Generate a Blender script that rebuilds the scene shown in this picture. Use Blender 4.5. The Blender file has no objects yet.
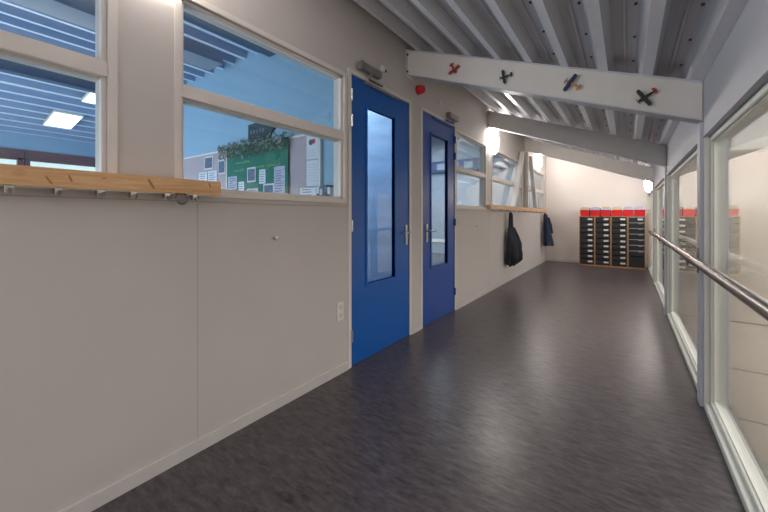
import bpy, bmesh, math, random
from math import sin, cos, pi, radians, atan, tan
from mathutils import Vector, Matrix
random.seed(7)
SC = bpy.context.scene
COL = SC.collection

# ------------------------------------------------------------------ dimensions (metres)
W = 2.22            # corridor clear width at the frame fronts
YF = 10.3           # far wall
YB = -3.2           # wall behind the camera
HL = 2.98           # ceiling height at the left wall
SL = 0.368          # slope of the roof
PS = radians(35.11) # camera yaw
def zc(x): return 2.90 - SL * x          # underside of the deck ribs
BEAMS = [3.03, 5.50, 7.90]

# ------------------------------------------------------------------ materials
def nt(name):
    m = bpy.data.materials.new(name); m.use_nodes = True
    return m, m.node_tree, m.node_tree.nodes['Principled BSDF']
def lin(c):
    return tuple((v/12.92 if v <= .04045 else ((v+.055)/1.055)**2.4) for v in [k/255 for k in c]) + (1,)
def mat(name, rgb, rough=.5, metal=0, noise=0.0, scale=8, bump=0, spec=.5, stretch=None):
    m, t, b = nt(name)
    c = lin(rgb)
    b.inputs['Roughness'].default_value = rough
    b.inputs['Metallic'].default_value = metal
    b.inputs['Specular IOR Level'].default_value = spec
    b.inputs['Base Color'].default_value = c
    tc = t.nodes.new('ShaderNodeTexCoord')
    mp = t.nodes.new('ShaderNodeMapping')
    t.links.new(tc.outputs['Object'], mp.inputs[0])
    if stretch: mp.inputs['Scale'].default_value = stretch
    n = t.nodes.new('ShaderNodeTexNoise'); n.inputs['Scale'].default_value = scale
    n.inputs['Detail'].default_value = 4
    t.links.new(mp.outputs[0], n.inputs['Vector'])
    r = t.nodes.new('ShaderNodeValToRGB')
    nn = noise if noise else .03
    r.color_ramp.elements[0].position = .3; r.color_ramp.elements[1].position = .7
    r.color_ramp.elements[0].color = tuple(v*(1-nn) for v in c[:3]) + (1,)
    r.color_ramp.elements[1].color = tuple(min(1, v*(1+nn)) for v in c[:3]) + (1,)
    t.links.new(n.outputs['Fac'], r.inputs[0]); t.links.new(r.outputs[0], b.inputs['Base Color'])
    if bump:
        bp = t.nodes.new('ShaderNodeBump'); bp.inputs['Strength'].default_value = bump
        bp.inputs['Distance'].default_value = .003
        t.links.new(n.outputs['Fac'], bp.inputs['Height']); t.links.new(bp.outputs[0], b.inputs['Normal'])
    return m
def emis(name, rgb, s):
    m, t, b = nt(name)
    b.inputs['Base Color'].default_value = lin(rgb)
    b.inputs['Emission Color'].default_value = lin(rgb)
    b.inputs['Emission Strength'].default_value = s
    return m
def glass(name, tint=(235, 243, 240), f0=.04, rough=0.0, ex=5):
    m = bpy.data.materials.new(name); m.use_nodes = True
    t = m.node_tree; t.nodes.clear()
    out = t.nodes.new('ShaderNodeOutputMaterial'); mix = t.nodes.new('ShaderNodeMixShader')
    tr = t.nodes.new('ShaderNodeBsdfTransparent'); gl = t.nodes.new('ShaderNodeBsdfGlossy')
    tr.inputs['Color'].default_value = lin(tint); gl.inputs['Roughness'].default_value = rough
    gl.inputs['Color'].default_value = (.95, .97, .96, 1)
    lw = t.nodes.new('ShaderNodeLayerWeight'); lw.inputs['Blend'].default_value = .5
    p = t.nodes.new('ShaderNodeMath'); p.operation = 'POWER'; p.inputs[1].default_value = ex
    ml = t.nodes.new('ShaderNodeMath'); ml.operation = 'MULTIPLY_ADD'
    ml.inputs[1].default_value = 1-f0; ml.inputs[2].default_value = f0
    t.links.new(lw.outputs['Facing'], p.inputs[0]); t.links.new(p.outputs[0], ml.inputs[0])
    t.links.new(ml.outputs[0], mix.inputs[0]); t.links.new(tr.outputs[0], mix.inputs[1])
    t.links.new(gl.outputs[0], mix.inputs[2]); t.links.new(mix.outputs[0], out.inputs[0])
    return m

M = {}
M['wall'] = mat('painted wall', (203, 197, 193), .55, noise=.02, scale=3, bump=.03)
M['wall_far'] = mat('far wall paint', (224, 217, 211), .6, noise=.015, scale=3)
M['fascia'] = mat('fascia paint', (196, 199, 206), .5, noise=.015, scale=3)
M['trim'] = mat('cream trim paint', (226, 219, 212), .4)
M['frame'] = mat('grey white glazing frame', (222, 223, 214), .4)
M['beam'] = mat('beam paint', (220, 216, 210), .45)
M['post'] = mat('post paint', (196, 199, 207), .4)
M['skirt'] = mat('skirting paint', (206, 202, 198), .45)
M['blue'] = mat('blue door paint', (0, 92, 180), .38, noise=.02)
M['blue2'] = mat('darker blue door paint', (28, 76, 160), .35, noise=.02)
M['classblue'] = mat('classroom blue paint', (142, 180, 210), .7, noise=.02, scale=2)
M['paleblue'] = mat('pale blue paint', (170, 194, 216), .7, noise=.16, scale=1.6, stretch=(.3, .3, 4))
M['greyblue'] = mat('grey blue paint', (178, 192, 208), .7)
M['bandblue'] = mat('blue shelf', (70, 92, 140), .6)
M['steel'] = mat('brushed steel', (140, 137, 136), .25, metal=1, noise=.04, scale=60)
M['chrome'] = mat('satin metal', (185, 183, 180), .3, metal=1)
M['alu'] = mat('aluminium closer', (150, 147, 146), .4, metal=.6)
M['screw'] = mat('dark screw', (60, 60, 64), .6)
M['red'] = mat('red plastic', (206, 26, 34), .4)
M['redalarm'] = mat('alarm red', (176, 20, 32), .4)
M['white'] = mat('white plastic', (225, 223, 218), .4)
M['label'] = mat('white label card', (232, 230, 226), .5)
M['drawer'] = mat('black drawer front', (26, 26, 30), .45, noise=.05)
M['inner'] = mat('drawer rim', (190, 188, 190), .4)
M['black'] = mat('black lacquer', (20, 26, 24), .4)
M['coat'] = mat('black coat cloth', (30, 36, 44), .85, noise=.25, scale=9, bump=.3)
M['coat2'] = mat('navy coat cloth', (28, 42, 66), .85, noise=.25, scale=9, bump=.3)
M['navy'] = mat('navy lacquer', (30, 42, 96), .4)
M['yellow'] = mat('ochre lacquer', (196, 150, 90), .5)
M['teal'] = mat('dark green lacquer', (30, 66, 60), .4)
M['dkred'] = mat('dull red lacquer', (170, 58, 40), .5)
M['pin'] = mat('mauve pinboard felt', (178, 168, 178), .95, noise=.05, scale=60)
M['green'] = mat('green board felt', (38, 118, 104), .9, noise=.04, scale=40)
M['chalk'] = mat('yellow green lettering', (150, 190, 110), .8)
M['darkgreen'] = mat('dark arrow board', (48, 66, 76), .8, noise=.15, scale=30)
M['leaf'] = mat('garland leaves', (84, 104, 88), .8, noise=.3, scale=30)
M['leaf2'] = mat('pale garland leaves', (156, 160, 156), .8, noise=.3, scale=30)
M['paper'] = mat('paper', (214, 220, 234), .8)
M['lilac'] = mat('printed paper', (176, 180, 206), .8, noise=.3, scale=45)
M['photo'] = mat('dark photograph', (90, 104, 130), .6, noise=.5, scale=40)
M['ink'] = mat('print ink', (70, 84, 120), .8)
M['inkred'] = mat('print red', (190, 50, 60), .8)
M['brownframe'] = mat('brown window frame', (104, 70, 78), .6)
M['darksteel'] = mat('dark steel', (58, 82, 112), .5)
M['duct'] = mat('ceiling duct', (138, 150, 168), .5)
M['boxclear'] = mat('clear plastic lid', (196, 196, 204), .25)
M['boxbeige'] = mat('beige card', (196, 176, 130), .6)
M['joint'] = mat('wall panel joint', (176, 168, 163), .6)
M['knot'] = mat('pine knot', (172, 116, 72), .6, noise=.2, scale=60)
M['cream'] = mat('cream boards', (234, 227, 214), .6, noise=.02, scale=2)
M['creamgap'] = mat('board gap', (120, 118, 108), .8)
M['voidfloor'] = mat('stairwell floor', (196, 196, 188), .6)
M['carpet'] = mat('classroom floor', (96, 104, 120), .8)
M['lamp'] = emis('lamp glow', (255, 245, 236), 54)
M['lampdim'] = emis('dim lamp glow', (255, 245, 236), 30)
M['panel'] = emis('light panel glow', (236, 244, 255), 2.2)
M['sky'] = emis('daylight', (235, 245, 240), 1.3)
M['glass'] = glass('window glass', (240, 246, 246), .05, ex=4.2)
M['glassR'] = glass('balustrade glass', (244, 243, 243), .07, ex=3.6)
M['glassD'] = glass('door glass', (232, 240, 244), .06)
M['tabletop'] = mat('pale laminate', (206, 200, 192), .4)
M['chairwood'] = mat('chair beech', (176, 140, 96), .5)

def wood():
    m, t, b = nt('pine wood')
    tc = t.nodes.new('ShaderNodeTexCoord'); mp = t.nodes.new('ShaderNodeMapping')
    mp.inputs['Scale'].default_value = (9, 1.3, 16)
    n = t.nodes.new('ShaderNodeTexNoise'); n.inputs['Scale'].default_value = 3; n.inputs['Detail'].default_value = 6
    n.inputs['Distortion'].default_value = 1.2
    t.links.new(tc.outputs['Object'], mp.inputs[0]); t.links.new(mp.outputs[0], n.inputs['Vector'])
    r = t.nodes.new('ShaderNodeValToRGB')
    r.color_ramp.elements[0].position = .3; r.color_ramp.elements[0].color = lin((206, 156, 106))
    r.color_ramp.elements[1].position = .7; r.color_ramp.elements[1].color = lin((234, 194, 146))
    t.links.new(n.outputs['Fac'], r.inputs[0])
    mp2 = t.nodes.new('ShaderNodeMapping'); mp2.inputs['Scale'].default_value = (0.01, 4.2, 6)
    mp2.inputs['Rotation'].default_value = (0.5, 0, 0)
    t.links.new(tc.outputs['Object'], mp2.inputs[0])
    v = t.nodes.new('ShaderNodeTexVoronoi'); v.inputs['Scale'].default_value = 1.0
    t.links.new(mp2.outputs[0], v.inputs['Vector'])
    r2 = t.nodes.new('ShaderNodeValToRGB')
    r2.color_ramp.elements[0].position = .07; r2.color_ramp.elements[0].color = (.30, .16, .08, 1)
    r2.color_ramp.elements[1].position = .20; r2.color_ramp.elements[1].color = (1, 1, 1, 1)
    t.links.new(v.outputs['Distance'], r2.inputs[0])
    mx = t.nodes.new('ShaderNodeMix'); mx.data_type = 'RGBA'; mx.blend_type = 'MULTIPLY'
    mx.inputs[0].default_value = .75
    t.links.new(r.outputs[0], mx.inputs[6]); t.links.new(r2.outputs[0], mx.inputs[7])
    t.links.new(mx.outputs[2], b.inputs['Base Color'])
    b.inputs['Roughness'].default_value = .5
    return m
M['wood'] = wood()
M['plywood'] = mat('plywood edge', (176, 132, 92), .6, noise=.1, scale=20)

def lino():
    m, t, b = nt('marbled linoleum')
    tc = t.nodes.new('ShaderNodeTexCoord'); mp = t.nodes.new('ShaderNodeMapping')
    mp.inputs['Scale'].default_value = (1.2, 4.0, 1); mp.inputs['Rotation'].default_value = (0, 0, radians(-14)); mp.inputs['Location'].default_value = (3.17, 1.33, 7.43)
    n = t.nodes.new('ShaderNodeTexNoise'); n.inputs['Scale'].default_value = 9; n.inputs['Detail'].default_value = 8
    n.inputs['Roughness'].default_value = .74; n.inputs['Distortion'].default_value = .3
    t.links.new(tc.outputs['Object'], mp.inputs[0]); t.links.new(mp.outputs[0], n.inputs['Vector'])
    r = t.nodes.new('ShaderNodeValToRGB')
    r.color_ramp.elements[0].position = .32; r.color_ramp.elements[0].color = lin((40, 36, 39))
    r.color_ramp.elements[1].position = .70; r.color_ramp.elements[1].color = lin((98, 90, 92))
    t.links.new(n.outputs['Fac'], r.inputs[0]); t.links.new(r.outputs[0], b.inputs['Base Color'])
    n2 = t.nodes.new('ShaderNodeTexNoise'); n2.inputs['Scale'].default_value = 3
    t.links.new(mp.outputs[0], n2.inputs['Vector'])
    mr = t.nodes.new('ShaderNodeMapRange'); mr.inputs[3].default_value = .28; mr.inputs[4].default_value = .36
    t.links.new(n2.outputs['Fac'], mr.inputs[0]); t.links.new(mr.outputs[0], b.inputs['Roughness'])
    bp = t.nodes.new('ShaderNodeBump'); bp.inputs['Strength'].default_value = .12; bp.inputs['Distance'].default_value = .002
    t.links.new(n.outputs['Fac'], bp.inputs['Height']); t.links.new(bp.outputs[0], b.inputs['Normal'])
    b.inputs['Specular IOR Level'].default_value = .5
    return m
M['lino'] = lino()

def deckmat(name, rgb, perf=True):
    m, t, b = nt(name)
    tc = t.nodes.new('ShaderNodeTexCoord')
    v = t.nodes.new('ShaderNodeTexVoronoi'); v.inputs['Scale'].default_value = 90
    v.inputs['Randomness'].default_value = 0
    t.links.new(tc.outputs['Object'], v.inputs['Vector'])
    r = t.nodes.new('ShaderNodeValToRGB')
    c = lin(rgb)
    r.color_ramp.elements[0].position = .25; r.color_ramp.elements[0].color = tuple(k*.85 for k in c[:3])+(1,)
    r.color_ramp.elements[1].position = .34; r.color_ramp.elements[1].color = c
    t.links.new(v.outputs['Distance'], r.inputs[0]); t.links.new(r.outputs[0], b.inputs['Base Color'])
    b.inputs['Roughness'].default_value = .42; b.inputs['Metallic'].default_value = .0
    return m
M['deck'] = deckmat('perforated steel deck', (204, 204, 208))
M['deckflange'] = mat('deck flange', (224, 226, 232), .35, metal=0)
M['deckblue'] = mat('classroom deck', (140, 165, 200), .6)
M['deckbluelight'] = mat('classroom deck rib', (214, 232, 252), .5)

# ------------------------------------------------------------------ mesh helpers
class MB:
    def __init__(s): s.v = []; s.f = []; s.m = []
    def add(s, vs, fs, mi=0):
        o = len(s.v); s.v += [tuple(v) for v in vs]
        s.f += [tuple(i+o for i in f) for f in fs]; s.m += [mi]*len(fs); return s
    def box(s, x0, x1, y0, y1, z0, z1, mi=0):
        vs = [(x, y, z) for x in (x0, x1) for y in (y0, y1) for z in (z0, z1)]
        return s.add(vs, [(0,1,3,2),(4,6,7,5),(0,4,5,1),(2,3,7,6),(0,2,6,4),(1,5,7,3)], mi)
    def hexa(s, b, t, mi=0):   # bottom 4, top 4 points
        return s.add(list(b)+list(t), [(3,2,1,0),(4,5,6,7),(0,1,5,4),(1,2,6,5),(2,3,7,6),(3,0,4,7)], mi)
    def tube(s, pts, r, n=12, mi=0, cap=True):
        pts = [Vector(p) for p in pts]; rs = r if isinstance(r, (list, tuple)) else [r]*len(pts)
        vs = []; fs = []
        up = None
        for i, p in enumerate(pts):
            d = (pts[min(i+1, len(pts)-1)]-pts[max(i-1, 0)]).normalized()
            if up is None: up = Vector((0,0,1)) if abs(d.z) < .9 else Vector((1,0,0))
            a = d.cross(up).normalized(); b = a.cross(d).normalized(); up = b
            for k in range(n):
                q = 2*pi*k/n; vs.append(p + (a*cos(q)+b*sin(q))*rs[i])
        for i in range(len(pts)-1):
            for k in range(n):
                fs.append((i*n+k, i*n+(k+1)%n, (i+1)*n+(k+1)%n, (i+1)*n+k))
        if cap:
            fs.append(tuple(range(n))[::-1]); fs.append(tuple((len(pts)-1)*n+k for k in range(n)))
        return s.add(vs, fs, mi)
    def prism(s, poly, axis, a0, a1, mi=0):   # poly in the plane normal to axis; extruded a0..a1
        def pt(p, a):
            return {'x': (a, p[0], p[1]), 'y': (p[0], a, p[1]), 'z': (p[0], p[1], a)}[axis]
        n = len(poly)
        vs = [pt(p, a0) for p in poly]+[pt(p, a1) for p in poly]
        fs = [tuple(range(n))[::-1], tuple(range(n, 2*n))]+[(i, (i+1)%n, n+(i+1)%n, n+i) for i in range(n)]
        return s.add(vs, fs, mi)
    def dome(s, c, r, h, axis, sgn=1, n=40, k=10, mi=0):   # flattened dome, base at c, bulging along axis
        vs = []; fs = []
        for i in range(k+1):
            a = (pi/2)*i/k; rr = r*cos(a)**.8 if i < k else 0; hh = h*sin(a)
            if i == k: vs.append((0, 0, h)); break
            for j in range(n): vs.append((rr*cos(2*pi*j/n), rr*sin(2*pi*j/n), hh))
        for i in range(k-1):
            for j in range(n): fs.append((i*n+j, i*n+(j+1)%n, (i+1)*n+(j+1)%n, (i+1)*n+j))
        for j in range(n): fs.append(((k-1)*n+j, (k-1)*n+(j+1)%n, k*n))
        fs.append(tuple(range(n))[::-1])
        o = []
        for x, y, z in vs:
            p = {'x': (z*sgn, x, y), 'y': (x, z*sgn, y), 'z': (x, y, z*sgn)}[axis]
            o.append((c[0]+p[0], c[1]+p[1], c[2]+p[2]))
        return s.add(o, fs, mi)
    def build(s, name, mats, parent=None, bevel=0, smooth=False):
        me = bpy.data.meshes.new(name); me.from_pydata(s.v, [], s.f)
        if not isinstance(mats, (list, tuple)): mats = [mats]
        for m in mats: me.materials.append(m)
        me.polygons.foreach_set('material_index', s.m)
        bm = bmesh.new(); bm.from_mesh(me); bmesh.ops.recalc_face_normals(bm, faces=bm.faces)
        if bevel:
            bmesh.ops.bevel(bm, geom=[e for e in bm.edges if e.is_manifold and e.calc_face_angle(0) > .5], offset=bevel, segments=2, affect='EDGES', clamp_overlap=True)
        if smooth:
            for f in bm.faces: f.smooth = True
            for e in bm.edges:
                if e.is_manifold and e.calc_face_angle(0) > .7: e.smooth = False
        bm.to_mesh(me); bm.free()
        o = bpy.data.objects.new(name, me); COL.objects.link(o)
        if parent is not None: o.parent = parent
        return o
def tag(o, label=None, cat=None, group=None, kind=None):
    if label: o['label'] = label
    if cat: o['category'] = cat
    if group: o['group'] = group
    if kind: o['kind'] = kind
    return o
def thing(name, loc, label, cat, group=None, kind=None, rz=0):
    o = bpy.data.objects.new(name, None); COL.objects.link(o); o.location = loc; o.rotation_euler = (0, 0, rz)
    o.empty_display_size = .1
    return tag(o, label, cat, group, kind)
def copy_tree(o, parent=None):
    c = o.copy(); COL.objects.link(c)
    if parent is not None: c.parent = parent
    for ch in list(o.children): copy_tree(ch, c)
    return c
def struct(name, mb, mats, label, cat, **k):
    return tag(mb.build(name, mats, **k), label, cat, kind='structure')

def wall_grid(plane, a0, a1, z0, z1, t0, t1, holes, top=None):
    """wall panel in plane 'x' (runs along y) or 'y' (runs along x); holes = (a0,a1,z0,z1)"""
    A = sorted({a0, a1} | {h[0] for h in holes} | {h[1] for h in holes})
    Z = sorted({z0, z1} | {h[2] for h in holes} | {h[3] for h in holes})
    A = [a for a in A if a0 <= a <= a1]; Z = [z for z in Z if z0 <= z <= z1]
    def solid(i, j):
        if i < 0 or j < 0 or i >= len(A)-1 or j >= len(Z)-1: return False
        ca, cz = (A[i]+A[i+1])/2, (Z[j]+Z[j+1])/2
        return not any(h[0] < ca < h[1] and h[2] < cz < h[3] for h in holes)
    mb = MB()
    P = (lambda a, t, z: (t, a, z)) if plane == 'x' else (lambda a, t, z: (a, t, z))
    def q(*p): mb.add(p, [(0,1,2,3)])
    for i in range(len(A)-1):
        for j in range(len(Z)-1):
            if not solid(i, j): continue
            b0, b1, c0, c1 = A[i], A[i+1], Z[j], Z[j+1]
            for t in (t0, t1): q(P(b0,t,c0), P(b1,t,c0), P(b1,t,c1), P(b0,t,c1))
            if not solid(i-1, j): q(P(b0,t0,c0), P(b0,t1,c0), P(b0,t1,c1), P(b0,t0,c1))
            if not solid(i+1, j): q(P(b1,t0,c0), P(b1,t1,c0), P(b1,t1,c1), P(b1,t0,c1))
            if not solid(i, j-1): q(P(b0,t0,c0), P(b1,t0,c0), P(b1,t1,c0), P(b0,t1,c0))
            if not solid(i, j+1): q(P(b0,t0,c1), P(b1,t0,c1), P(b1,t1,c1), P(b0,t1,c1))
    # weld so that it is one clean shell
    return mb

# ------------------------------------------------------------------ the room shell
f = MB().box(-.12, W+.14, YB-.1, YF+.1, -.3, 0)
struct('floor', f, M['lino'], 'dark grey marbled linoleum corridor floor', 'floor')

WIN = [(-.9, .53), (.828, 2.035), (4.235, 5.35), (5.68, 7.66), (8.10, 9.95)]
holes = [(a, b, 1.355, 2.315) for a, b in WIN] + [(2.125, 3.035, -1, 2.37), (3.31, 4.17, -1, 2.37)]
holes = [(a, b, max(c, 0), d) for a, b, c, d in holes]
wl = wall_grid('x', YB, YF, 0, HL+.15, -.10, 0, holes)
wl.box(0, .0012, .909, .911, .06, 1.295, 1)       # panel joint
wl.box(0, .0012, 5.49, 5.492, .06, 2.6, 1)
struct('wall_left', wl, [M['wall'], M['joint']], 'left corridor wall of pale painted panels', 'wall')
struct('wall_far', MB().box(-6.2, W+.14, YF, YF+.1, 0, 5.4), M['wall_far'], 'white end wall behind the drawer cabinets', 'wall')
struct('wall_back', MB().box(-.1, W+.14, YB-.1, YB, 0, 3.2), M['wall'], 'corridor wall behind the viewpoint', 'wall')
# fascia above the glazing
fa = MB().box(W, W+.14, YB, YF, 1.72, 2.315)
fa.box(W-.006, W, YB, YF, 1.72, 1.738, 0)
struct('wall_right', fa, M['fascia'], 'pale fascia above the long glazed side of the corridor', 'wall')

# corrugated sloping ceiling
def deck(x0, x1, y0, y1, zf, pitch, first, hgt=.10, fl=.055, web=.035, screws=True, slopeup=True):
    mb = MB(); pts = []     # (x, dz, material of the following face)
    n0 = int((x0-first)/pitch)-1
    k = n0
    prof = []
    while True:
        c = first+k*pitch
        if c-pitch > x1: break
        top = pitch-fl-2*web
        a = c-fl/2
        prof += [(a, 0, 1), (a+fl, 0, 0), (a+fl+web, hgt, 0), (a+fl+web+top*.42, hgt, 0), (a+fl+web+top*.46, hgt-.014, 0),
                 (a+fl+web+top*.54, hgt-.014, 0), (a+fl+web+top*.58, hgt, 0), (a+fl+web+top, hgt, 0)]
        k += 1
    prof = [p for p in prof if x0-.02 <= p[0] <= x1+.02]
    for i in range(len(prof)-1):
        xa, da, mi = prof[i]; xb, db, _ = prof[i+1]
        mb.add([(xa, y0, zf(xa)+da), (xb, y0, zf(xb)+db), (xb, y1, zf(xb)+db), (xa, y1, zf(xa)+da)], [(0,1,2,3)], mi)
    if screws:
        k = n0
        while first+k*pitch < x1:
            c = first+(k+.5)*pitch + .05; k += 1
            if c < x0+.05 or c > x1-.05: continue
            y = y0+.2
            while y < y1:
                z = zf(c)+hgt
                mb.box(c-.007, c+.007, y-.007, y+.007, z-.008, z, 2); y += .4
    return mb
dk = deck(-.005, W+.02, YB, YF, zc, .2555, .147)
# a solid roof sheet on top of the ribs
dk.hexa([(-.12, YB, zc(-.12)+.13), (W+.14, YB, zc(W+.14)+.13), (W+.14, YF, zc(W+.14)+.13), (-.12, YF, zc(-.12)+.13)],
        [(-.12, YB, zc(-.12)+.2), (W+.14, YB, zc(W+.14)+.2), (W+.14, YF, zc(W+.14)+.2), (-.12, YF, zc(-.12)+.2)], 0)
struct('ceiling', dk, [M['deck'], M['deckflange'], M['screw']], 'sloping ribbed steel deck ceiling above the corridor', 'ceiling')

# skirting
sk = MB()
for a, b in ((YB, 2.085), (3.075, 3.27), (4.21, YF)): sk.box(0, .012, a, b, 0, .062)
struct('baseboard_left', sk, M['skirt'], 'low pale skirting board along the left wall', 'skirting')
struct('baseboard_far', MB().box(.012, W, YF-.012, YF, 0, .062), M['skirt'], 'low pale skirting board along the end wall', 'skirting')
# trim line below the windows
struct('trim_1', MB().box(0, .003, -1.2, 2.085, 1.292, 1.297), M['joint'], 'thin ledge strip under the near windows', 'trim')
struct('trim_2', MB().box(0, .003, 4.21, YF, 1.292, 1.297), M['joint'], 'thin ledge strip under the far windows', 'trim')

# ------------------------------------------------------------------ windows in the left wall
WL = ['near window left of the pilaster above the pine coat rack', 'window with two panes beside the first blue door, showing the classroom pinboards',
      'two pane window just past the second blue door', 'long window behind the first slanted strut', 'farthest window on the left wall behind the struts']
def window(n, y0, y1):
    e = thing('window_%d' % n, (0, (y0+y1)/2, 1.355), WL[n-1], 'window', kind='structure')
    o = Vector(e.location)
    fr = MB()
    def B(a, b, c, d, x0=-.10, x1=.008): fr.box(x0, x1, a-o.y, b-o.y, c-o.z, d-o.z)
    w = .034
    B(y0-w, y0, 1.355-w, 2.315+w, 0, .010); B(y1, y1+w, 1.355-w, 2.315+w, 0, .010)
    B(y0, y1, 2.315, 2.315+w, 0, .010); B(y0, y1, 1.355-w, 1.355, 0, .010)
    # inner stepped beads
    for (ya, yb) in ((y0, y0+.018), (y1-.018, y1)): B(ya, yb, 1.355, 2.315, -.09, -.012)
    B(y0, y1, 2.297, 2.315, -.09, -.012); B(y0, y1, 1.355, 1.368, -.09, -.012)
    B(y0, y1, 1.815, 1.882, -.095, .004); B(y0, y1, 1.806, 1.892, -.09, -.03)
    fr.build('window_frame', M['trim'], e, bevel=.002)
    for c, d in ((1.36, 1.806), (1.894, 2.29)):
        MB().box(-.042, -.036, y0+.01-o.y, y1-.01-o.y, c-o.z, d-o.z).build('window_pane', M['glass'], e)
for i, (a, b) in enumerate(WIN): window(i+1, a, b)

# ------------------------------------------------------------------ doors
def door(n, y0, y1, hinge_left, bl, label, pane):
    e = thing('door_%d' % n, (0, (y0+y1)/2, 0), label, 'door', kind='structure')
    oy = e.location.y
    H = 2.365
    a, b = y0-oy, y1-oy; g0, g1, gz0, gz1 = a+.215, b-.265 if n == 1 else b-.215, .64, 2.15
    lf = MB()
    g = wall_grid('x', a+.003, b-.003, .006, H, -.036, -.003, [(g0, g1, gz0, gz1)])
    lf.add(g.v, g.f)
    leaf = lf.build('door_leaf', bl, e)
    bd = MB(); w = .022
    for (p, q, r, s) in ((g0-w, g0, gz0-w, gz1+w), (g1, g1+w, gz0-w, gz1+w), (g0, g1, gz1, gz1+w), (g0, g1, gz0-w, gz0)):
        bd.box(-.034, .006, p, q, r, s)
    bd.build('glazing_bead', bl, leaf, bevel=.002)
    MB().box(-.022, -.016, g0-.005, g1+.005, gz0-.005, gz1+.005).build('glass_pane', pane, leaf)
    fr = MB(); w = .038
    fr.box(-.10, .008, a-w, a, 0, H+w); fr.box(-.10, .008, b, b+w, 0, H+w); fr.box(-.10, .008, a, b, H+.003, H+w)
    fr.build('door_frame', M['trim'], e, bevel=.002)
    hy = a+.002 if hinge_left else b-.002
    for z in (2.20, 1.99, 1.14, .25):
        hb = MB(); hb.tube([(.012, hy, z-.045), (.012, hy, z+.045)], .008, 8)
        hb.box(-.001, .004, hy-.02, hy+.02, z-.045, z+.045)
        hb.build('hinge', M['chrome'] if n == 1 else bl, e)
    sy = (b-.062) if hinge_left else (a+.10); dr = -1 if hinge_left else 1
    hd = MB(); hd.box(-.003, .008, sy-.017, sy+.017, .93, 1.13)
    hd.tube([(.005, sy, 1.055), (.052, sy, 1.055), (.058, sy+dr*.012, 1.055), (.058, sy+dr*.125, 1.055)], .010, 10)
    hd.tube([(.008, sy, .98), (.013, sy, .98)], .009, 10)
    hd.build('door_handle', M['chrome'], leaf, bevel=.0015)
    c0, c1 = (a+.07, a+.35) if n == 1 else (a+.60, a+.86)
    cl = MB(); cl.box(.008, .062, c0, c1, 2.425, 2.485); cl.box(.008, .066, c0-.004, c0+.02, 2.42, 2.49)
    cl.tube([(.04, (c0+c1)/2, 2.43), (.04, (c0+c1)/2, 2.385)], .012, 8)
    closer = cl.build('door_closer', M['alu'], e, bevel=.004)
    q0, q1 = (c0+.08, c0+.62) if n == 1 else (c0-.35, c1-.06)
    ar = MB(); ar.box(.0, .022, q0, q1, 2.335, 2.358)
    ar.box(.024, .046, (c0+c1)/2-.012, (c0+c1)/2+.30*(1 if n == 1 else -1)*.6, 2.372, 2.384) if n == 1 else ar.box(.024, .046, (c0+c1)/2-.2, (c0+c1)/2+.012, 2.372, 2.384)
    ar.build('closer_arm', M['alu'] if n == 1 else M['blue2'], closer)
    if n == 1: MB().box(-.10, .002, a, b, 0, .006).build('threshold', M['screw'], e)
    return e
door(1, 2.125, 3.035, True, M['blue'], 'bright blue door nearest to us with a pale blue glass strip', M['glassD'])
door(2, 3.31, 4.17, False, M['blue2'], 'darker blue door farther along with furniture seen in its glass strip', M['glassD'])

# ------------------------------------------------------------------ roof beams and toy planes
BL = ['nearest white sloping roof beam, toy planes fixed to its face', 'middle white sloping roof beam, plain, above the second coat rack start', 'farthest white sloping roof beam in front of the end wall']
for i, y in enumerate(BEAMS):
    e = thing('roof_beam', (0, y, 2.65), BL[i], 'beam', 'sloping white roof beams')
    x0, x1 = .004, W-.004
    def hx(xa, xb, ya, yb, da, db, mi=0):
        mb.hexa([(xa, ya, zc(xa)+da-2.65), (xb, ya, zc(xb)+da-2.65), (xb, yb, zc(xb)+da-2.65), (xa, yb, zc(xa)+da-2.65)],
                [(xa, ya, zc(xa)+db-2.65), (xb, ya, zc(xb)+db-2.65), (xb, yb, zc(xb)+db-2.65), (xa, yb, zc(xa)+db-2.65)], mi)
    mb = MB(); hx(x0, x1, -.045, .045, -.247, -.012); mb.build('beam_web', M['beam'], e)
    mb = MB(); hx(x0, x1, -.056, .056, -.012, -.002); hx(x0, x1, -.056, .056, -.256, -.247)
    mb.build('beam_flange', M['post'], e)
    mb = MB(); mb.box(.004, .012, -.07, .07, -.03, .24)
    for zz in (.02, .19): mb.tube([(.012, -.058, zz), (.024, -.058, zz)], .010, 6, 1)
    mb.build('end_plate', [M['beam'], M['screw']], e)

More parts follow.
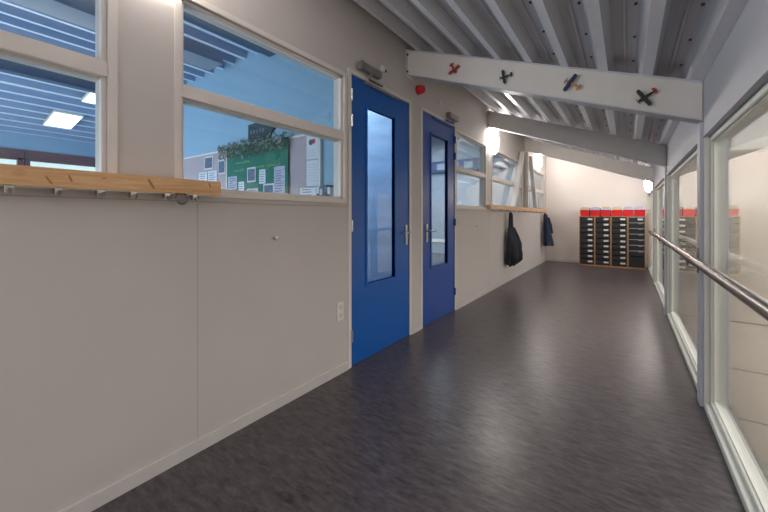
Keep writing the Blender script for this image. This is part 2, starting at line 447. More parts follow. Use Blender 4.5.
def toy_plane(x, z, ang, body, wing, tail, label, s=1.0):
    e = thing('toy_plane', (x, 3.03-.0575, z), label, 'toy plane', 'toy planes on the roof beam')
    R = Matrix.Rotation(-ang, 3, 'Y')   # in the beam face, +ang = counter-clockwise as seen from the front
    def tr(mb):
        mb.v = [tuple(R @ (Vector(v)*s)) for v in mb.v]; return mb
    # tail points along local +x, belly to the beam (towards +y)
    fb = MB().tube([(-.052, -.006, 0), (-.046, -.006, 0), (-.02, -.006, 0), (.02, -.006, 0), (.058, -.006, 0)], [.006, .010, .0115, .009, .003], 10)
    tr(fb).build('fuselage', body, e, smooth=True)
    def wingshape(x, c, l, y, t):
        return [(x-c/2, -l), (x+c/2, -l*.96), (x+c/2, l*.96), (x-c/2, l)], y, t
    for y in (-.004, -.022):
        wg = MB(); n = 8; poly = []
        for k in range(n+1):
            q = -pi/2+pi*k/n; poly.append((-.018+.014*cos(q)*1, .058+.008*sin(q)))
        poly = [(-.029, -.060), (-.025, -.067), (-.011, -.067), (-.007, -.060), (-.007, .060), (-.011, .067), (-.025, .067), (-.029, .060)]
        wg.prism(poly, 'y', y-.002, y+.002)
        tr(wg).build('wing', wing, e)
    for zz in (-.045, .045):
        st = MB()
        for xx in (-.026, -.010): st.tube([(xx, -.004, zz), (xx, -.022, zz)], .0015, 6)
        st.box(-.026, -.010, -.014, -.012, zz-.001, zz+.001)
        tr(st).build('wing_strut', M['chrome'], e)
    tl = MB().prism([(.045, -.024), (.062, -.020), (.062, .020), (.045, .024)], 'y', -.008, -.005)
    tl.prism([(.044, -.006), (.064, -.006), (.064, -.026), (.056, -.026)], 'z', -.001, .001)
    tr(tl).build('tail', tail, e)
    pr = MB().box(-.058, -.054, -.008, -.004, -.022, .022).tube([(-.060, -.006, 0), (-.052, -.006, 0)], .004, 8)
    tr(pr).build('propeller', M['screw'], e)
toy_plane(.515, 2.575, radians(118), M['dkred'], M['dkred'], M['dkred'], 'small red toy plane at the left end of the nearest beam', .85)
toy_plane(.985, 2.395, radians(8), M['teal'], M['black'], M['teal'], 'small black toy plane, second from the left on the nearest beam', .85)
toy_plane(1.480, 2.222, radians(-38), M['yellow'], M['navy'], M['yellow'], 'toy plane with long navy wing and ochre body on the nearest beam')
toy_plane(1.930, 2.040, radians(33), M['black'], M['black'], M['dkred'], 'black toy plane with red tail, nearest the glazed side on the beam')

# ------------------------------------------------------------------ slanted struts in front of the far windows
def strut(yb, yt, z0, z1, label, w=.05, dep=.085):
    e_mb = MB(); ym = (yb+yt)/2; zm = z0
    e_mb.hexa([(0, yb-w-ym, 0), (dep, yb-w-ym, 0), (dep, yb+w-ym, 0), (0, yb+w-ym, 0)],
              [(0, yt-w-ym, z1-z0), (dep, yt-w-ym, z1-z0), (dep, yt+w-ym, z1-z0), (0, yt+w-ym, z1-z0)])
    o = e_mb.build('wall_strut', M['beam'], bevel=.003); o.location = (.011, ym, z0)
    tag(o, label, 'strut', 'white struts over the far windows')
strut(6.80, 7.50, 1.402, 2.55, 'broad white strut leaning right, first of those over the far windows')
strut(7.86, 7.86, 1.402, 2.60, 'upright white strut standing between the two leaning ones', .035, .075)
strut(8.78, 8.18, 1.402, 2.55, 'white strut leaning left, nearest the end wall', .035, .08)

# ------------------------------------------------------------------ glazed right side
posts_y = [.60, 3.03, 5.50, 7.90]
PL = ['steel post out beside the viewpoint', 'pale blue grey steel post under the nearest roof beam', 'pale steel post under the middle roof beam', 'pale steel post under the farthest roof beam']
for i, y in enumerate(posts_y[1:]):
    mb = MB(); h = zc(W)-.26
    mb.box(-.018, .002, -.05, .05, 0, h); mb.box(.002, .10, -.006, .006, 0, h); mb.box(.10, .115, -.05, .05, 0, h)
    o = mb.build('steel_post', M['post'], bevel=.002); o.location = (W, y, 0)
    tag(o, PL[i+1], 'post', 'steel posts along the glazing')
bays = [(YB, .55), (.65, 2.98), (3.08, 5.45), (5.55, 7.85), (7.95, YF)]
GL = ['glazing bay behind the viewpoint', 'large nearest glazing bay at the right edge', 'glazing bay between the first and second steel posts', 'glazing bay between the second and third steel posts', 'last narrow glazing bay by the end wall']
for i, (a, b) in enumerate(bays):
    e = thing('window_%d' % (i+6), (W, (a+b)/2, 0), GL[i], 'window', kind='structure'); oy = e.location.y
    a -= oy; b -= oy; T = 1.72
    fr = MB()
    # outer step, then deeper inner step
    for x0, x1, w, zl, zh in ((0, .026, .030, .040, .0), (.026, .10, .055, .065, .035)):
        fr.box(x0, x1, a, a+w, 0, T); fr.box(x0, x1, b-w, b, 0, T)
        fr.box(x0, x1, a+w, b-w, 0, zl)
        if zh: fr.box(x0, x1, a+w, b-w, T-zh, T)
    fr.build('window_frame', M['frame'], e, bevel=.003)
    gk = MB(); w = .055
    for (p, q, r, s) in ((a+w, a+w+.008, .065, T-.035), (b-w-.008, b-w, .065, T-.035), (a+w, b-w, .065, .072), (a+w, b-w, T-.042, T-.035)):
        gk.box(.040, .064, p, q, r, s)
    gk.build('gasket', M['frame'], e)
    MB().box(.049, .055, a+w+.002, b-w-.002, .067, T-.037).build('glass_pane', M['glassR'], e)
struct('trim_3', MB().box(W+.02, W+.10, .55, .65, 0, 1.72), M['post'], 'post strip between two glazing bays beside the viewpoint', 'trim')

# handrail
e = thing('handrail', (2.15, 3.4, .95), 'round brushed steel handrail along the glazed side', 'handrail')
MB().tube([(0, -4.3, 0), (0, 4.2, 0)], .0235, 20).build('rail', M['steel'], e, smooth=True)
for y in (-2.8, -.55, 2.1, 4.1):
    b = MB().tube([(0, y-.008, 0), (0, y+.008, 0)], .0245, 20)
    b.build('rail_joint', M['screw'], e, smooth=True)
for y in (3.03, 5.50, 7.90-.35):
    yy = y-3.4
    b = MB().tube([(0, yy, -.02), (0, yy, -.055), (.02, yy, -.065), (.048, yy, -.065)], .007, 8).box(.045, .0515, yy-.02, yy+.02, -.10, .06)
    if y > 7: b.box(.052, .07, yy-.02, yy+.02, -.1, .06)
    b.build('rail_bracket', M['steel'], e)

# ------------------------------------------------------------------ wall lamps
def lamp(loc, axis, sgn, label):
    e = thing('wall_lamp', loc, label, 'lamp', 'round glowing wall lamps')
    MB().dome((0, 0, 0), .24 if sgn > 0 else .175, .02, axis, sgn).build('lamp_base', M['white'], e, smooth=True)
    r = .222 if axis == 'x' and sgn > 0 else .17
    d = MB().dome(tuple(.012*sgn if axis == a else 0 for a in 'xyz'), r, .055 if sgn > 0 else .085, axis, sgn)
    d.build('lamp_shade', M['lampdim'] if loc[1] < 1 else M['lamp'], e, smooth=True)
lamp((0, .70, 2.51), 'x', 1, 'round glowing wall lamp just at the top edge above the near pilaster')
lamp((0, 5.72, 2.47), 'x', 1, 'large round glowing wall lamp under the middle roof beam')
lamp((0, 9.28, 2.61), 'x', 1, 'round glowing wall lamp on the left wall near the far corner')
lamp((W, 9.2, 1.89), 'x', -1, 'round glowing lamp on the fascia of the glazed side, half hidden')

# ------------------------------------------------------------------ small wall fittings
e = thing('alarm_sounder', (0, 3.21, 2.555), 'red round alarm sounder between the two blue doors', 'alarm')
MB().tube([(0, 0, 0), (.03, 0, 0)], .048, 20).build('alarm_base', M['redalarm'], e, smooth=True)
MB().tube([(.03, 0, 0), (.065, 0, 0), (.08, 0, 0)], [.042, .042, .03], 20).build('alarm_horn', M['red'], e, smooth=True)
def smallround(name, y, z, r, d, label, cat, mats=None):
    o = MB().dome((0, 0, 0), r, d, 'x', 1, n=16, k=5).build(name, mats or M['white'], smooth=True)
    o.location = (0, y, z); tag(o, label, cat); return o
smallround('wall_sensor', 3.73, 2.57, .026, .02, 'small white sensor above the darker blue door', 'sensor')
e = thing('door_sensor', (0, 2.545, 2.545), 'small white bracket sensor beside the closer of the first blue door', 'sensor')
MB().box(0, .03, -.02, .02, -.025, .025).build('sensor_body', M['white'], e, bevel=.003)
MB().tube([(.02, .03, -.005), (.02, .045, -.005)], .012, 10).build('sensor_eye', M['screw'], e)
e = thing('door_stop', (0, 1.383, 1.081), 'small white round door stop knob alone on the near wall', 'door stop')
MB().tube([(0, 0, 0), (.02, 0, 0), (.032, 0, 0)], [.007, .007, .012], 12).build('stop_stem', M['chrome'], e)
MB().dome((.03, 0, 0), .013, .01, 'x', 1, n=14, k=4).build('stop_pad', M['white'], e, smooth=True)
smallround('wall_bumper', 4.966, 1.075, .018, .03, 'small round white bumper on the wall past the darker blue door', 'bumper')
e = thing('wall_socket', (0, 1.99, .485), 'white double power socket low beside the bright blue door', 'socket')
MB().box(0, .012, -.036, .036, -.07, .07).build('socket_plate', M['white'], e, bevel=.003)
for z in (-.033, .033):
    MB().tube([(.012, 0, z), (.0130, 0, z)], .019, 16).build('socket_outlet', M['skirt'], e)

# ------------------------------------------------------------------ coat racks
def rack(y0, y1, hooks, ring, label, knots=()):
    e = thing('coat_rack', (0, (y0+y1)/2, 1.365), label, 'coat rack', 'pine coat racks')
    oy = e.location.y
    bd = MB().box(.012, .062, y0-oy, y1-oy, -.035, .035)
    for ky, kz, a, l, w in knots:      # dark knots drawn out along the grain of the front face
        vs = [(.0622, ky-oy+l*cos(q)*cos(a)-w*sin(q)*sin(a), kz+l*cos(q)*sin(a)+w*sin(q)*cos(a)) for q in [2*pi*k/14 for k in range(14)]]
        bd.add(vs, [tuple(range(14))], 1)
    bd.build('rack_board', [M['wood'], M['knot']], e)
    MB().box(.030, .038, y0-oy+.02, y1-oy-.02, -.039, -.035).build('hook_rail', M['chrome'], e)
    for y in hooks:
        k = y-oy; hk = MB()
        hk.box(.026, .050, k-.012, k+.012, -.062, -.040)
        hk.tube([(.045, k, -.052), (.062, k, -.066), (.078, k, -.062), (.082, k, -.048)], [.005, .005, .005, .006], 8)
        hk.build('hook', M['chrome'], e)
    if ring is not None:
        k = ring-oy
        pts = [(.052+.0*q, k+.026*cos(2*pi*q/16), -.06+.026*sin(2*pi*q/16)) for q in range(17)]
        MB().tube(pts, .005, 8, cap=False).build('ring_hook', M['steel'], e, smooth=True)
    return e
rack(-1.3, 1.0, [-.45, -.15, .235, .365, .493, .61, .745, .872], .81, 'near pine coat rack under the first window, its hooks empty',
     [(.335, -.012, -1.0, .018, .004), (.395, .0, -1.2, .016, .004), (.50, .01, .1, .010, .002), (.672, .0, -1.05, .027, .006), (.940, .012, -1.2, .014, .004), (-.1, .0, -1, .02, .005)])
rack(5.38, 10.2, [5.6+.42*i for i in range(11)], None, 'far pine coat rack holding two dark coats')

def coat(loc, prof, cloth, label, folds, seed, sleeve):
    rnd = random.Random(seed)
    e = thing('coat', loc, label, 'coat', 'dark coats hanging from the far rack')
    n = 40; mb = MB(); vs = []; fs = []
    ph = rnd.random()*6
    for i, (z, ax, ay, cx, cy) in enumerate(prof):
        for k in range(n):
            q = 2*pi*k/n; m = min(1, i/3)
            rr = 1+m*.12*cos(folds*q+ph+z*2)+m*.07*cos((folds+3)*q-ph*2-z*4)
            dz = .018*cos(3*q+ph) if i == len(prof)-1 else 0
            vs.append((cx+ax*rr*cos(q), cy+ay*rr*sin(q), z+dz))
    for i in range(len(prof)-1):
        for k in range(n): fs.append((i*n+k, i*n+(k+1)%n, (i+1)*n+(k+1)%n, (i+1)*n+k))
    fs.append(tuple(range(n))); fs.append(tuple((len(prof)-1)*n+k for k in range(n))[::-1])
    mb.add(vs, fs); mb.build('coat_body', cloth, e, smooth=True)
    for s in sleeve:
        MB().tube(s[0], s[1], 14).build('sleeve', cloth, e, smooth=True)
    MB().tube([(-.004, 0, -.005), (-.004, .01, -.04), (0, .012, -.07)], .004, 6).build('hanging_loop', cloth, e)
    return e
coat((.075, 6.50, 1.318), [(-.03, .02, .03, .0, 0), (-.08, .035, .05, .01, 0), (-.18, .038, .06, .01, 0), (-.34, .042, .065, .01, 0), (-.45, .065, .09, .02, 0),
     (-.60, .10, .14, .055, .0), (-.76, .12, .16, .075, 0), (-.88, .12, .15, .075, 0), (-.93, .09, .11, .06, 0), (-1.0, .045, .06, .02, -.03)],
     M['coat'], 'long black coat hanging at the middle of the far rack', 5, 3,
     [([(.0, -.05, -.30), (.02, -.12, -.48), (.03, -.14, -.68), (.01, -.13, -.86), (.0, -.12, -.97)], [.03, .045, .055, .05, .04]),
      ([(.03, .05, -.32), (.07, .12, -.48), (.11, .16, -.62), (.12, .15, -.78)], [.04, .055, .055, .045])])
coat((.085, 9.72, 1.318), [(-.03, .02, .03, .0, 0), (-.08, .05, .06, .01, 0), (-.2, .06, .08, .02, 0), (-.34, .07, .10, .03, 0), (-.5, .085, .12, .045, 0),
     (-.65, .10, .14, .06, 0), (-.78, .115, .16, .075, 0), (-.84, .12, .165, .08, 0), (-.85, .10, .14, .08, 0)],
     M['coat2'], 'short navy coat hanging at the far end of the far rack', 6, 5,
     [([(.05, -.08, -.14), (.07, -.12, -.32), (.08, -.14, -.55), (.07, -.14, -.72)], [.035, .045, .045, .04]),
      ([(.06, .07, -.14), (.10, .11, -.32), (.13, .13, -.55)], [.035, .045, .04])])

# ------------------------------------------------------------------ drawer cabinets on the end wall
CX0, CW, CY, CH = .845, .330, 9.84, 1.215
names = ['first drawer cabinet from the left, against the end wall', 'second drawer cabinet from the left, against the end wall',
         'third drawer cabinet from the left, against the end wall', 'drawer cabinet nearest the glazing, its drawers without labels below the top one']
def cabinet(ix):
    e = thing('drawer_cabinet', (CX0+CW*(ix+.5), CY, 0), names[ix], 'cabinet', 'black drawer cabinets on the end wall')
    t = .014; w = CW/2-.001
    cb = MB(); cb.box(-w, -w+t, 0, .42, .0, CH); cb.box(w-t, w, 0, .42, 0, CH)
    cb.box(-w+t, w-t, 0, .42, CH-t, CH); cb.box(-w+t, w-t, 0, .42, 0, .03); cb.box(-w+t, w-t, .40, .42, .03, CH-t)
    cb.build('carcass', M['plywood'], e, bevel=.001)
    z0, z1 = .034, CH-t-.003; n = 9; p = (z1-z0)/n
    def drawer(za, zb, lab, rim):
        d = MB().box(-w+t+.004, w-t-.004, .004, .39, za+.004, zb-.012)
        dd = d.build('drawer', M['drawer'], e, bevel=.003)
        if rim: MB().box(-w+t+.01, w-t-.006, -.004, .03, zb-.013, zb-.003).build('drawer_rim', M['inner'], dd)
        if lab:
            zm = (za+zb)/2+.008
            MB().box(.022, .118, -.004, .004, zm-.020, zm+.020).build('label_holder', M['label'], dd, bevel=.001)
            pl = MB().box(.035, .105, -.005, -.004, zm-.004, zm+.001).build('label_text', M['inner'], dd)
        if rim and not lab: MB().box(.03, .11, -.012, .004, zb-.03, zb-.02).build('drawer_pull', M['inner'], dd)
        return dd
    if ix < 3:
        for k in range(n): drawer(z0+k*p, z0+(k+1)*p, True, False)
    else:
        drawer(z0, z0+2*p, False, False)
        for k in range(2, 8): drawer(z0+k*p, z0+(k+1)*p, False, True)
        drawer(z0+8*p, z1, True, True)
for i in range(4): cabinet(i)
# red boxes on top
BW = 4*CW/6
blab = ['red storage box at the left end of the cabinet tops, beige cards inside', 'second red storage box from the left, lilac papers inside', 'third red storage box from the left, beige cards inside',
        'fourth red storage box from the left, clear lid on top', 'fifth red storage box from the left, lilac papers inside', 'red storage box nearest the glazing, lilac papers inside']
for i in range(6):
    e = thing('storage_box', (CX0+.012+BW*(i+.5)-.004, CY+.03, CH+.001), blab[i], 'box', 'red storage boxes on the cabinets')
    w = BW/2-.010
    b = MB()
    b.hexa([(-w+.01, 0, 0), (w-.01, 0, 0), (w-.01, .32, 0), (-w+.01, .32, 0)], [(-w, -.01, .145), (w, -.01, .145), (w, .33, .145), (-w, .33, .145)])
    b.box(-w-.004, w+.004, -.016, .335, .135, .15)
    b.build('box_body', M['red'], e, bevel=.003)
    lb = MB().box(-.07, .07, -.022, -.016, .15, .195).build('box_label', M['lilac'] if i % 3 else M['boxbeige'], e)
    c = [M['boxbeige'], M['lilac'], M['boxbeige'], M['boxclear'], M['lilac'], M['lilac']][i]
    ct = MB(); r = random.Random(i)
    for k in range(9):
        x = -w+.02+r.random()*.01; y = .015+k*.033; h = .185+.03*r.random()
        ct.box(x, w-.02-r.random()*.02, y, y+.006, .15, h+.012)
    ct.build('box_contents', c, e)
    rm = MB(); 
    rm.box(-w+.005, w-.005, -.008, -.005, .15, .20); rm.box(-w+.005, w-.005, .322, .326, .15, .20)
    rm.box(-w+.003, -w+.006, -.008, .326, .15, .20); rm.box(w-.006, w-.003, -.008, .326, .15, .20)
    rm.build('clear_rim', M['boxclear'], e)

# ------------------------------------------------------------------ classroom seen through the near windows
YA = 2.15
CZ = 2.88
struct('wall_classroom', MB().box(-5.9, -.1, YA, YA+.06, 0, 3.2), M['classblue'], 'blue classroom wall carrying the pinboards', 'wall')
struct('floor_classroom', MB().box(-5.9, -.12, -5, YA, -.3, 0).box(-6.2, -.12, YA, YF, -.3, 0), M['carpet'], 'grey floor of the rooms behind the left wall', 'floor')
struct('wall_classroom_back', MB().box(-5.9, -.1, -5.1, -5, 0, 3.2), M['classblue'], 'far blue wall of the classroom', 'wall')
dkA = deck(-3.45, -.1, -5, YA, lambda x: CZ, .215, -.2, hgt=.07, fl=.04, web=.02, screws=False)
cA = lambda x: CZ-.148*max(0, -3.4-x)
dkB = deck(-5.95, -3.45, -5, YA, cA, .255, -3.6, hgt=.07, fl=.05, web=.02, screws=False)
dkA.add(dkB.v, dkB.f, 0); dkA.m[-len(dkB.f):] = dkB.m
dkA.box(-5.9, -.1, -5, YA, CZ+.11, CZ+.2)
struct('ceiling_classroom', dkA, [M['deckblue'], M['deckbluelight']], 'ribbed blue grey ceiling of the classroom', 'ceiling')
ow = wall_grid('x', -5, YA, 0, CZ+.1, -6.0, -5.9, [(-3.4, -1.2, .9, 2.12), (-.98, 1.12, .9, 2.12), (1.24, 2.12, .9, 2.12)])
struct('wall_classroom_outer', ow, M['classblue'], 'outer classroom wall with daylight windows', 'wall')
for i, (a, b) in enumerate(((-3.4, -1.2), (-.98, 1.12), (1.24, 2.12))):
    e = thing('window_%d' % (11+i), (-5.9, (a+b)/2, .9), ['outer classroom window farther back', 'wide outer classroom window with brown frame', 'narrow outer classroom window by the blue wall'][i], 'window', kind='structure')
    w = (b-a)/2; fr = MB(); t = .055
    fr.box(-.05, .03, -w-t, min(w+t, YA-.005-e.location.y), -.06, 0); fr.box(-.05, .03, -w-t, min(w+t, YA-.005-e.location.y), 1.19, 1.35); fr.box(-.05, .03, -w-t, -w+.01, 0, 1.22); fr.box(-.05, .03, w-.01, min(w+t, YA-.005-e.location.y), 0, 1.22)
    fr.build('window_frame', M['brownframe'], e)
    MB().box(-.03, -.024, -w, w, 0, 1.22).build('window_pane', M['glass'], e)
# dark rails under the ceiling
o = MB().box(-.05, .05, -3.4, 0, 0, .09).build('ceiling_rail', M['darksteel']); o.location = (-1.02, YA-.01, CZ-.09); tag(o, 'dark steel rail under the classroom ceiling, close to the glass', 'rail', 'dark rails under the classroom ceiling')
o = MB().box(-.06, .06, -3.4, 0, 0, .16).build('ceiling_rail', M['darksteel']); o.location = (-3.45, YA-.01, CZ-.16); tag(o, 'dark steel rail halfway across the classroom ceiling', 'rail', 'dark rails under the classroom ceiling')
o = MB().box(-.14, .14, -2.5, 0, 0, .07).box(-.02, .04, 0, .003, .02, .045, 1).build('ceiling_duct', [M['duct'], M['white']]); o.location = (-1.78, YA-.16, CZ-.07); tag(o, 'flat grey duct under the classroom ceiling ribs', 'duct')
for i, (x, y) in enumerate(((-4.95, 1.44), (-3.80, 1.60), (-4.95, -1.2), (-2.2, -1.2))):
    e = thing('ceiling_light', (x, y, cA(x)-.035), ['flat white ceiling light panel nearer the outer windows of the classroom', 'flat white ceiling light panel cut by the window frame edge', 'ceiling light panel farther back near the outer windows', 'ceiling light panel farther back in the classroom'][i], 'ceiling light', 'flat light panels in the classroom ceiling')
    e.rotation_euler = (0, -.147 if x < -3.4 else 0, 0)
    MB().box(-.31, .31, -.16, .16, 0, .03).build('light_housing', M['white'], e)
    MB().box(-.30, .30, -.15, .15, -.004, 0).build('light_diffuser', M['panel'], e)

# pinboard wall
e = thing('pinboard', (-2.0, YA-.001, 1.0), 'long mauve pinboard with white edging on the blue classroom wall', 'pinboard')
MB().box(-2.4, 1.64, -.02, -.001, -.2, .94).build('felt_panel', M['pin'], e)
MB().box(-2.4, 1.64, -.028, 0, .94, .955).box(1.64, 1.655, -.028, -.001, -.2, .955).build('edging', M['label'], e)
e = thing('green_board', (-1.255, YA-.031, 1.0), 'green display board with yellow lettering hung on the pinboard', 'display board')
MB().box(-.505, .505, -.012, 0, -.1, .955).build('board_panel', M['green'], e)
MB().box(-.52, -.505, -.016, 0, -.1, .955).build('board_edge', M['label'], e)
ch = MB(); rr = random.Random(4)
for (x0, x1, z) in ((-.33, -.08, .77), (-.36, -.20, .69), (-.04, .16, .70), (.2, .40, .70)):
    x = x0
    while x < x1:
        hgt = .012+rr.random()*.018
        ch.box(x, x+.006, -.0135, -.0125, z, z+hgt); ch.box(x, x+.018, -.0135, -.0125, z+hgt*.4, z+hgt*.4+.006); x += .026
ch.build('lettering', M['chalk'], e)
# sheets: x, z centre, w, h, label, material
sheets = [(-1.65, 1.575, .17, .14, 'lilac', 'lilac printed sheet low at the left of the green board'),
          (-1.486, 1.50, .10, .16, 'paper', 'white sheet low on the green board beside the lilac one'),
          (-1.29, 1.44, .19, .12, 'lilac', 'wide sheet at the bottom middle of the green board'),
          (-1.311, 1.64, .14, .15, 'photo', 'dark picture pinned at the middle of the green board'),
          (-1.129, 1.61, .10, .14, 'paper', 'upright pale blue picture right of the middle of the green board'),
          (-1.03, 1.46, .16, .15, 'photo', 'dark photo low on the right half of the green board'),
          (-.865, 1.555, .16, .27, 'lilac', 'tall printed poster at the right edge of the green board')]
def sheet(x, z, w, h, m, lab, yoff, extra=None, name='paper_sheet', cat='paper'):
    e = thing(name, (x, YA-yoff, z), lab, cat, 'sheets pinned on the classroom boards')
    MB().box(-w/2, w/2, -.003, 0, -h/2, h/2).build('sheet', M['paper'] if m != 'lilac' else M['lilac'], e)
    p = MB(); r = random.Random(int((x*100+z*37)))
    if m == 'photo': p.box(-w*.42, w*.42, -.0042, -.003, -h*.4, h*.4)
    else:
        k = 0; zz = h*.36
        while zz > -h*.4:
            p.box(-w*.38, w*(.1+.28*r.random()), -.0042, -.003, zz-.006, zz); zz -= .024
    p.build('print', M['photo'] if m == 'photo' else M['ink'], e)
    return e
for s in sheets: sheet(*s[:4], s[4], s[5], .045)
sheet(-2.178, 1.84, .19, .15, 'photo', 'photo sheet at the top left of the mauve pinboard', .025)
sheet(-1.90, 1.77, .14, .16, 'photo', 'dark picture left of the green board', .025)
e = sheet(-2.30, 1.66, .19, .16, 'paper', 'glossy white sheet low left on the mauve pinboard', .025)
e = sheet(-2.09, 1.66, .19, .16, 'paper', 'glossy white sheet beside its twin on the mauve pinboard', .025)
sheet(-.498, 1.43, .20, .08, 'paper', 'white sheet low right below the calendar', .025)
# calendar
e = thing('wall_calendar', (-.44, YA-.024, 1.72), 'two sheet hanging calendar at the right end of the pinboard', 'calendar')
MB().box(-.075, .075, -.004, 0, 0, .215).build('picture_sheet', M['paper'], e)
MB().box(-.075, .075, -.004, 0, -.235, -.01).build('date_sheet', M['paper'], e)
p = MB().tube([(-.02, -.0045, .15), (-.02, -.0055, .15)], .026, 14).build('blue_print', M['ink'], e)
p = MB().tube([(.015, -.0048, .155), (.015, -.0058, .155)], .022, 14).build('red_print', M['inkred'], e)
p = MB()
for k in range(7): p.box(-.06, .06, -.005, -.004, -.05-.024*k, -.045-.024*k)
for k in range(3): p.box(-.06, .04, -.005, -.004, .03+.024*k, .034+.024*k)
p.build('date_print', M['inner'], e)
# arrow board
e = thing('arrow_sign', (-1.18, YA-.002, 2.075), 'dark arrow shaped board pointing right above the garland', 'sign')
MB().prism([(-.21, -.09), (.12, -.085), (.215, .01), (.12, .10), (-.21, .085)], 'y', -.03, -.002).build('arrow_panel', M['darkgreen'], e, bevel=.002)
p = MB()
for k in range(5): p.box(-.17+.05*k, -.14+.05*k, -.032, -.03, -.02+.006*(k % 2), .02)
p.build('faint_lettering', M['photo'], e)
# garland
e = thing('leaf_garland', (-1.27, YA-.055, 1.95), 'grey green leaf garland draped over the top of the green board', 'garland')
stem = [(-.58+.056*k, -.0, -.015+.012*sin(k*1.3)) for k in range(21)]
MB().tube(stem, .008, 8).build('garland_stem', M['leaf'], e)
for nm, mm, cnt, sd in (('leaves', 'leaf', 420, 1), ('pale_leaves', 'leaf2', 170, 2)):
    lv = MB(); r = random.Random(sd)
    for k in range(cnt):
        x = -.58+1.12*r.random(); dr = .085*(1-.35*abs(x))
        c = Vector((x, -.02-.03*r.random(), -.03+dr*(r.random()*2-1.15)))
        d = Vector((r.uniform(-1, 1), r.uniform(-.4, .1), r.uniform(-1, 1))).normalized()
        s_ = d.cross(Vector((0, 1, .3))).normalized(); L_ = .025+.02*r.random()
        lv.add([c, c+d*L_*.5+s_*L_*.25+Vector((0,-.005,0)), c+d*L_, c+d*L_*.5-s_*L_*.25+Vector((0,-.005,0))], [(0,1,2,3)])
    o = lv.build(nm, M[mm], e); o['kind'] = 'stuff'
# a few books on a shelf right of the pinboard
e = thing('wall_shelf', (-.22, YA, 1.30), 'narrow shelf low on the blue wall beside the window frame', 'shelf')
MB().box(-.10, .10, -.14, 0, 0, .015).build('shelf_board', M['label'], e)
MB().box(-.09, -.08, -.10, 0, -.08, 0).box(.08, .09, -.10, 0, -.08, 0).build('shelf_bracket', M['label'], e)
for k, (x, h, m, lab) in enumerate(((-.07, .15, 'paper', 'pale paperback at the left of the narrow shelf'), (-.03, .13, 'greyblue', 'grey blue book second on the narrow shelf'), (.015, .16, 'photo', 'dark book third on the narrow shelf'), (.055, .14, 'paper', 'pale book at the right of the narrow shelf'))):
    o = MB().box(-.015, .015, -.11, -.02, 0, h).box(-.016, .016, -.112, -.111, h*.2, h*.6, 1).build('book', [M[m], M['ink']]); o.location = (-.22+x, YA, 1.316)
    tag(o, lab, 'book', 'books on the narrow classroom shelf')

# ------------------------------------------------------------------ lobby behind the first door, room behind the second
lb = MB().box(-2.6, -.1, 3.16, 3.22, 0, 3.3)
struct('wall_lobby', lb, M['paleblue'], 'pale blue partition seen through the bright blue door', 'wall')
struct('wall_lobby_end', MB().box(-2.66, -2.6, YA+.06, 3.22, 0, 3.3), M['paleblue'], 'pale blue end wall of the small lobby', 'wall')
struct('ceiling_lobby', MB().box(-2.66, -.1, YA+.06, 3.16, 2.95, 3.0), M['greyblue'], 'ceiling of the small lobby', 'ceiling')
zr = lambda x: 2.98-SL*x
rc = MB(); dkC = deck(-6.2, -.1, 3.22, YF, lambda x: min(zr(x), 4.6), .2555, .147-.2555*3, screws=False)
struct('ceiling_room', dkC, [M['duct'], M['greyblue']], 'ribbed sloping ceiling of the room behind the darker door', 'ceiling')
struct('wall_room_side', MB().box(-6.3, -6.2, 3.22, YF, 0, 5.4), M['greyblue'], 'side wall of the room behind the darker door', 'wall')
struct('wall_room_front', MB().box(-6.3, -2.66, 3.16, 3.22, 0, 5.4), M['greyblue'], 'front wall of the room behind the darker door', 'wall')
struct('wall_room_end', MB().box(-6.2, -.1, YF-.03, YF-.001, 0, 5.0), M['greyblue'], 'grey blue end wall of the room behind the darker door', 'wall')
o = MB().box(-2.2, 2.2, -.12, 0, 0, .36)
for k in range(9): o.box(-2.0+k*.46, -1.72+k*.46, -.125, -.12, .08, .28, 1)
o = o.build('high_cupboard', [M['bandblue'], M['greyblue']]); o.location = (-2.6, YF-.032, 2.62); tag(o, 'blue high cupboard run seen through the upper far windows', 'cupboard')
for i, (x, y) in enumerate(((-1.4, 6.2), (-1.4, 8.7), (-3.6, 6.2), (-3.6, 8.7))):
    e = thing('tube_light', (x, y, zr(x)-.12), ['white tube light nearest the darker door glass', 'white tube light beyond the far windows', 'white tube light deeper in the room, near', 'white tube light deeper in the room, far'][i], 'ceiling light', 'tube lights in the far room')
    MB().box(-.09, .09, -.65, .65, 0, .05).build('light_housing', M['white'], e)
    MB().tube([(-.04, -.62, -.012), (-.04, .62, -.012)], .014, 10).tube([(.04, -.62, -.012), (.04, .62, -.012)], .014, 10).build('light_tube', M['panel'], e)
    MB().tube([(0, -.4, .05), (0, -.4, .16)], .005, 6).tube([(0, .4, .05), (0, .4, .16)], .005, 6).build('hanger', M['white'], e)
e = thing('table', (-1.45, 6.3, 0), 'pale classroom table seen in the darker door glass', 'table')
MB().box(-.6, .6, -.4, .4, .70, .73).build('table_top', M['tabletop'], e, bevel=.004)
for x in (-.55, .55):
    for y in (-.35, .35): MB().tube([(x, y, 0), (x, y, .70)], .018, 10).build('leg', M['chrome'], e)
def chair(x, y, rz, lab):
    e = thing('chair', (x, y, 0), lab, 'chair', 'beech chairs in the far room', rz=rz)
    MB().box(-.19, .19, -.19, .19, .43, .45).build('seat', M['chairwood'], e, bevel=.004)
    MB().box(-.18, .18, .17, .19, .62, .82).build('backrest', M['chairwood'], e, bevel=.004)
    for sx in (-.17, .17):
        MB().tube([(sx, -.17, 0), (sx, -.16, .43)], .011, 8).build('leg', M['chrome'], e)
        MB().tube([(sx, .2, 0), (sx, .16, .43), (sx, .18, .80)], .011, 8).build('leg', M['chrome'], e)
chair(-1.6, 5.55, pi, 'beech chair on the near side of the pale table')
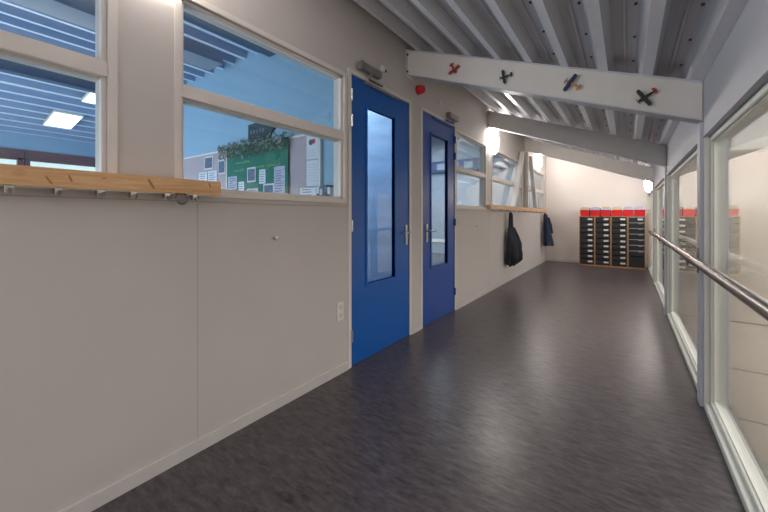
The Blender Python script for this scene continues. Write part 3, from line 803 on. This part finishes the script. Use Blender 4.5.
chair(-1.2, 7.1, 0, 'beech chair on the far side of the pale table')

# ------------------------------------------------------------------ stairwell beyond the glazing
X0, X1, ZF = W+.14, 6.4, -3.0
vw = MB().box(X0-.14, X1, 8.6, 8.7, ZF, 4.0)
vw.box(X0, X1, 8.594, 8.60, -.66, -.645, 1).box(X0, X1, 8.594, 8.60, -1.5, -1.485, 1).box(X0, X1, 8.594, 8.60, -2.36, -2.345, 1)
struct('wall_stairwell', vw, [M['cream'], M['creamgap']], 'cream boarded wall of the stairwell beyond the glass', 'wall')
struct('wall_stairwell_side', MB().box(X1, X1+.1, -4, 8.6, ZF, 4.0), M['cream'], 'far side wall of the stairwell', 'wall')
struct('wall_stairwell_below', MB().box(X0-.1, X0-.001, -4, 8.6, ZF, -.3), M['cream'], 'stairwell wall below the corridor floor', 'wall')
struct('wall_stairwell_back', MB().box(X0, X1, -4.1, -4, ZF, 4.0), M['cream'], 'stairwell wall behind the viewpoint', 'wall')
struct('floor_stairwell', MB().box(X0-.1, X1+.1, -4.1, 8.7, ZF-.1, ZF), M['voidfloor'], 'pale lower floor of the stairwell', 'floor')
struct('ceiling_stairwell', MB().box(X0-.14, X1+.1, -4.1, 8.7, 2.32, 2.42), M['frame'], 'stairwell ceiling', 'ceiling')

# ------------------------------------------------------------------ lights
def area(name, loc, rot, sx, sy, power, col=(1, 1, 1)):
    l = bpy.data.lights.new(name, 'AREA'); l.shape = 'RECTANGLE'; l.size = sx; l.size_y = sy; l.energy = power; l.color = col
    o = bpy.data.objects.new(name, l); COL.objects.link(o); o.location = loc; o.rotation_euler = rot; return o
area('stairwell_light', (4.3, 3.8, 2.28), (0, 0, 0), 3, 8, 340, (1, .965, .955))
area('corridor_back_fill', (1.1, -2.9, 1.9), (radians(90), 0, 0), 1.8, 1.4, 30, (.98, .94, 1))  # added soft fill behind the camera, evens out the corridor; no lamp there
area('corridor_top_fill', (1.2, -1.0, 2.3), (0, radians(-20), 0), 1.2, 2.0, 14, (1, .95, .95))  # added overhead fill for flatter light on the near walls, not a fixture
area('classroom_up_fill', (-3.0, -1.0, 1.0), (radians(120), 0, 0), 4, 2, 125, (.84, .92, 1))  # added fill aimed upward to brighten the classroom and its ribbed ceiling
area('lobby_light', (-1.3, 2.68, 2.9), (0, 0, 0), 1.6, .6, 40, (.9, .95, 1))
area('room_light', (-3.0, 6.8, 3.6), (0, 0, 0), 3, 5, 240, (.92, .96, 1))

w = bpy.data.worlds.new('world'); SC.world = w; w.use_nodes = True
bg = w.node_tree.nodes['Background']; bg.inputs[0].default_value = (.86, .94, 1, 1); bg.inputs[1].default_value = 1.5

# ------------------------------------------------------------------ camera
cam = bpy.data.cameras.new('camera'); co = bpy.data.objects.new('camera', cam); COL.objects.link(co)
co.location = (1.82, 0, 1.22); co.rotation_euler = (radians(90), 0, PS)
cam.sensor_width = 36; cam.lens = 345.6/768*36; cam.shift_y = -40/768; cam.clip_start = .02
SC.camera = co
SC.view_settings.view_transform = 'Standard'
SC.view_settings.look = 'None'
SC.view_settings.exposure = 0
SC.cycles.use_denoising = True
SC.cycles.max_bounces = 10
SC.cycles.transparent_max_bounces = 16
SC.cycles.sample_clamp_indirect = 6
SC.cycles.caustics_reflective = False
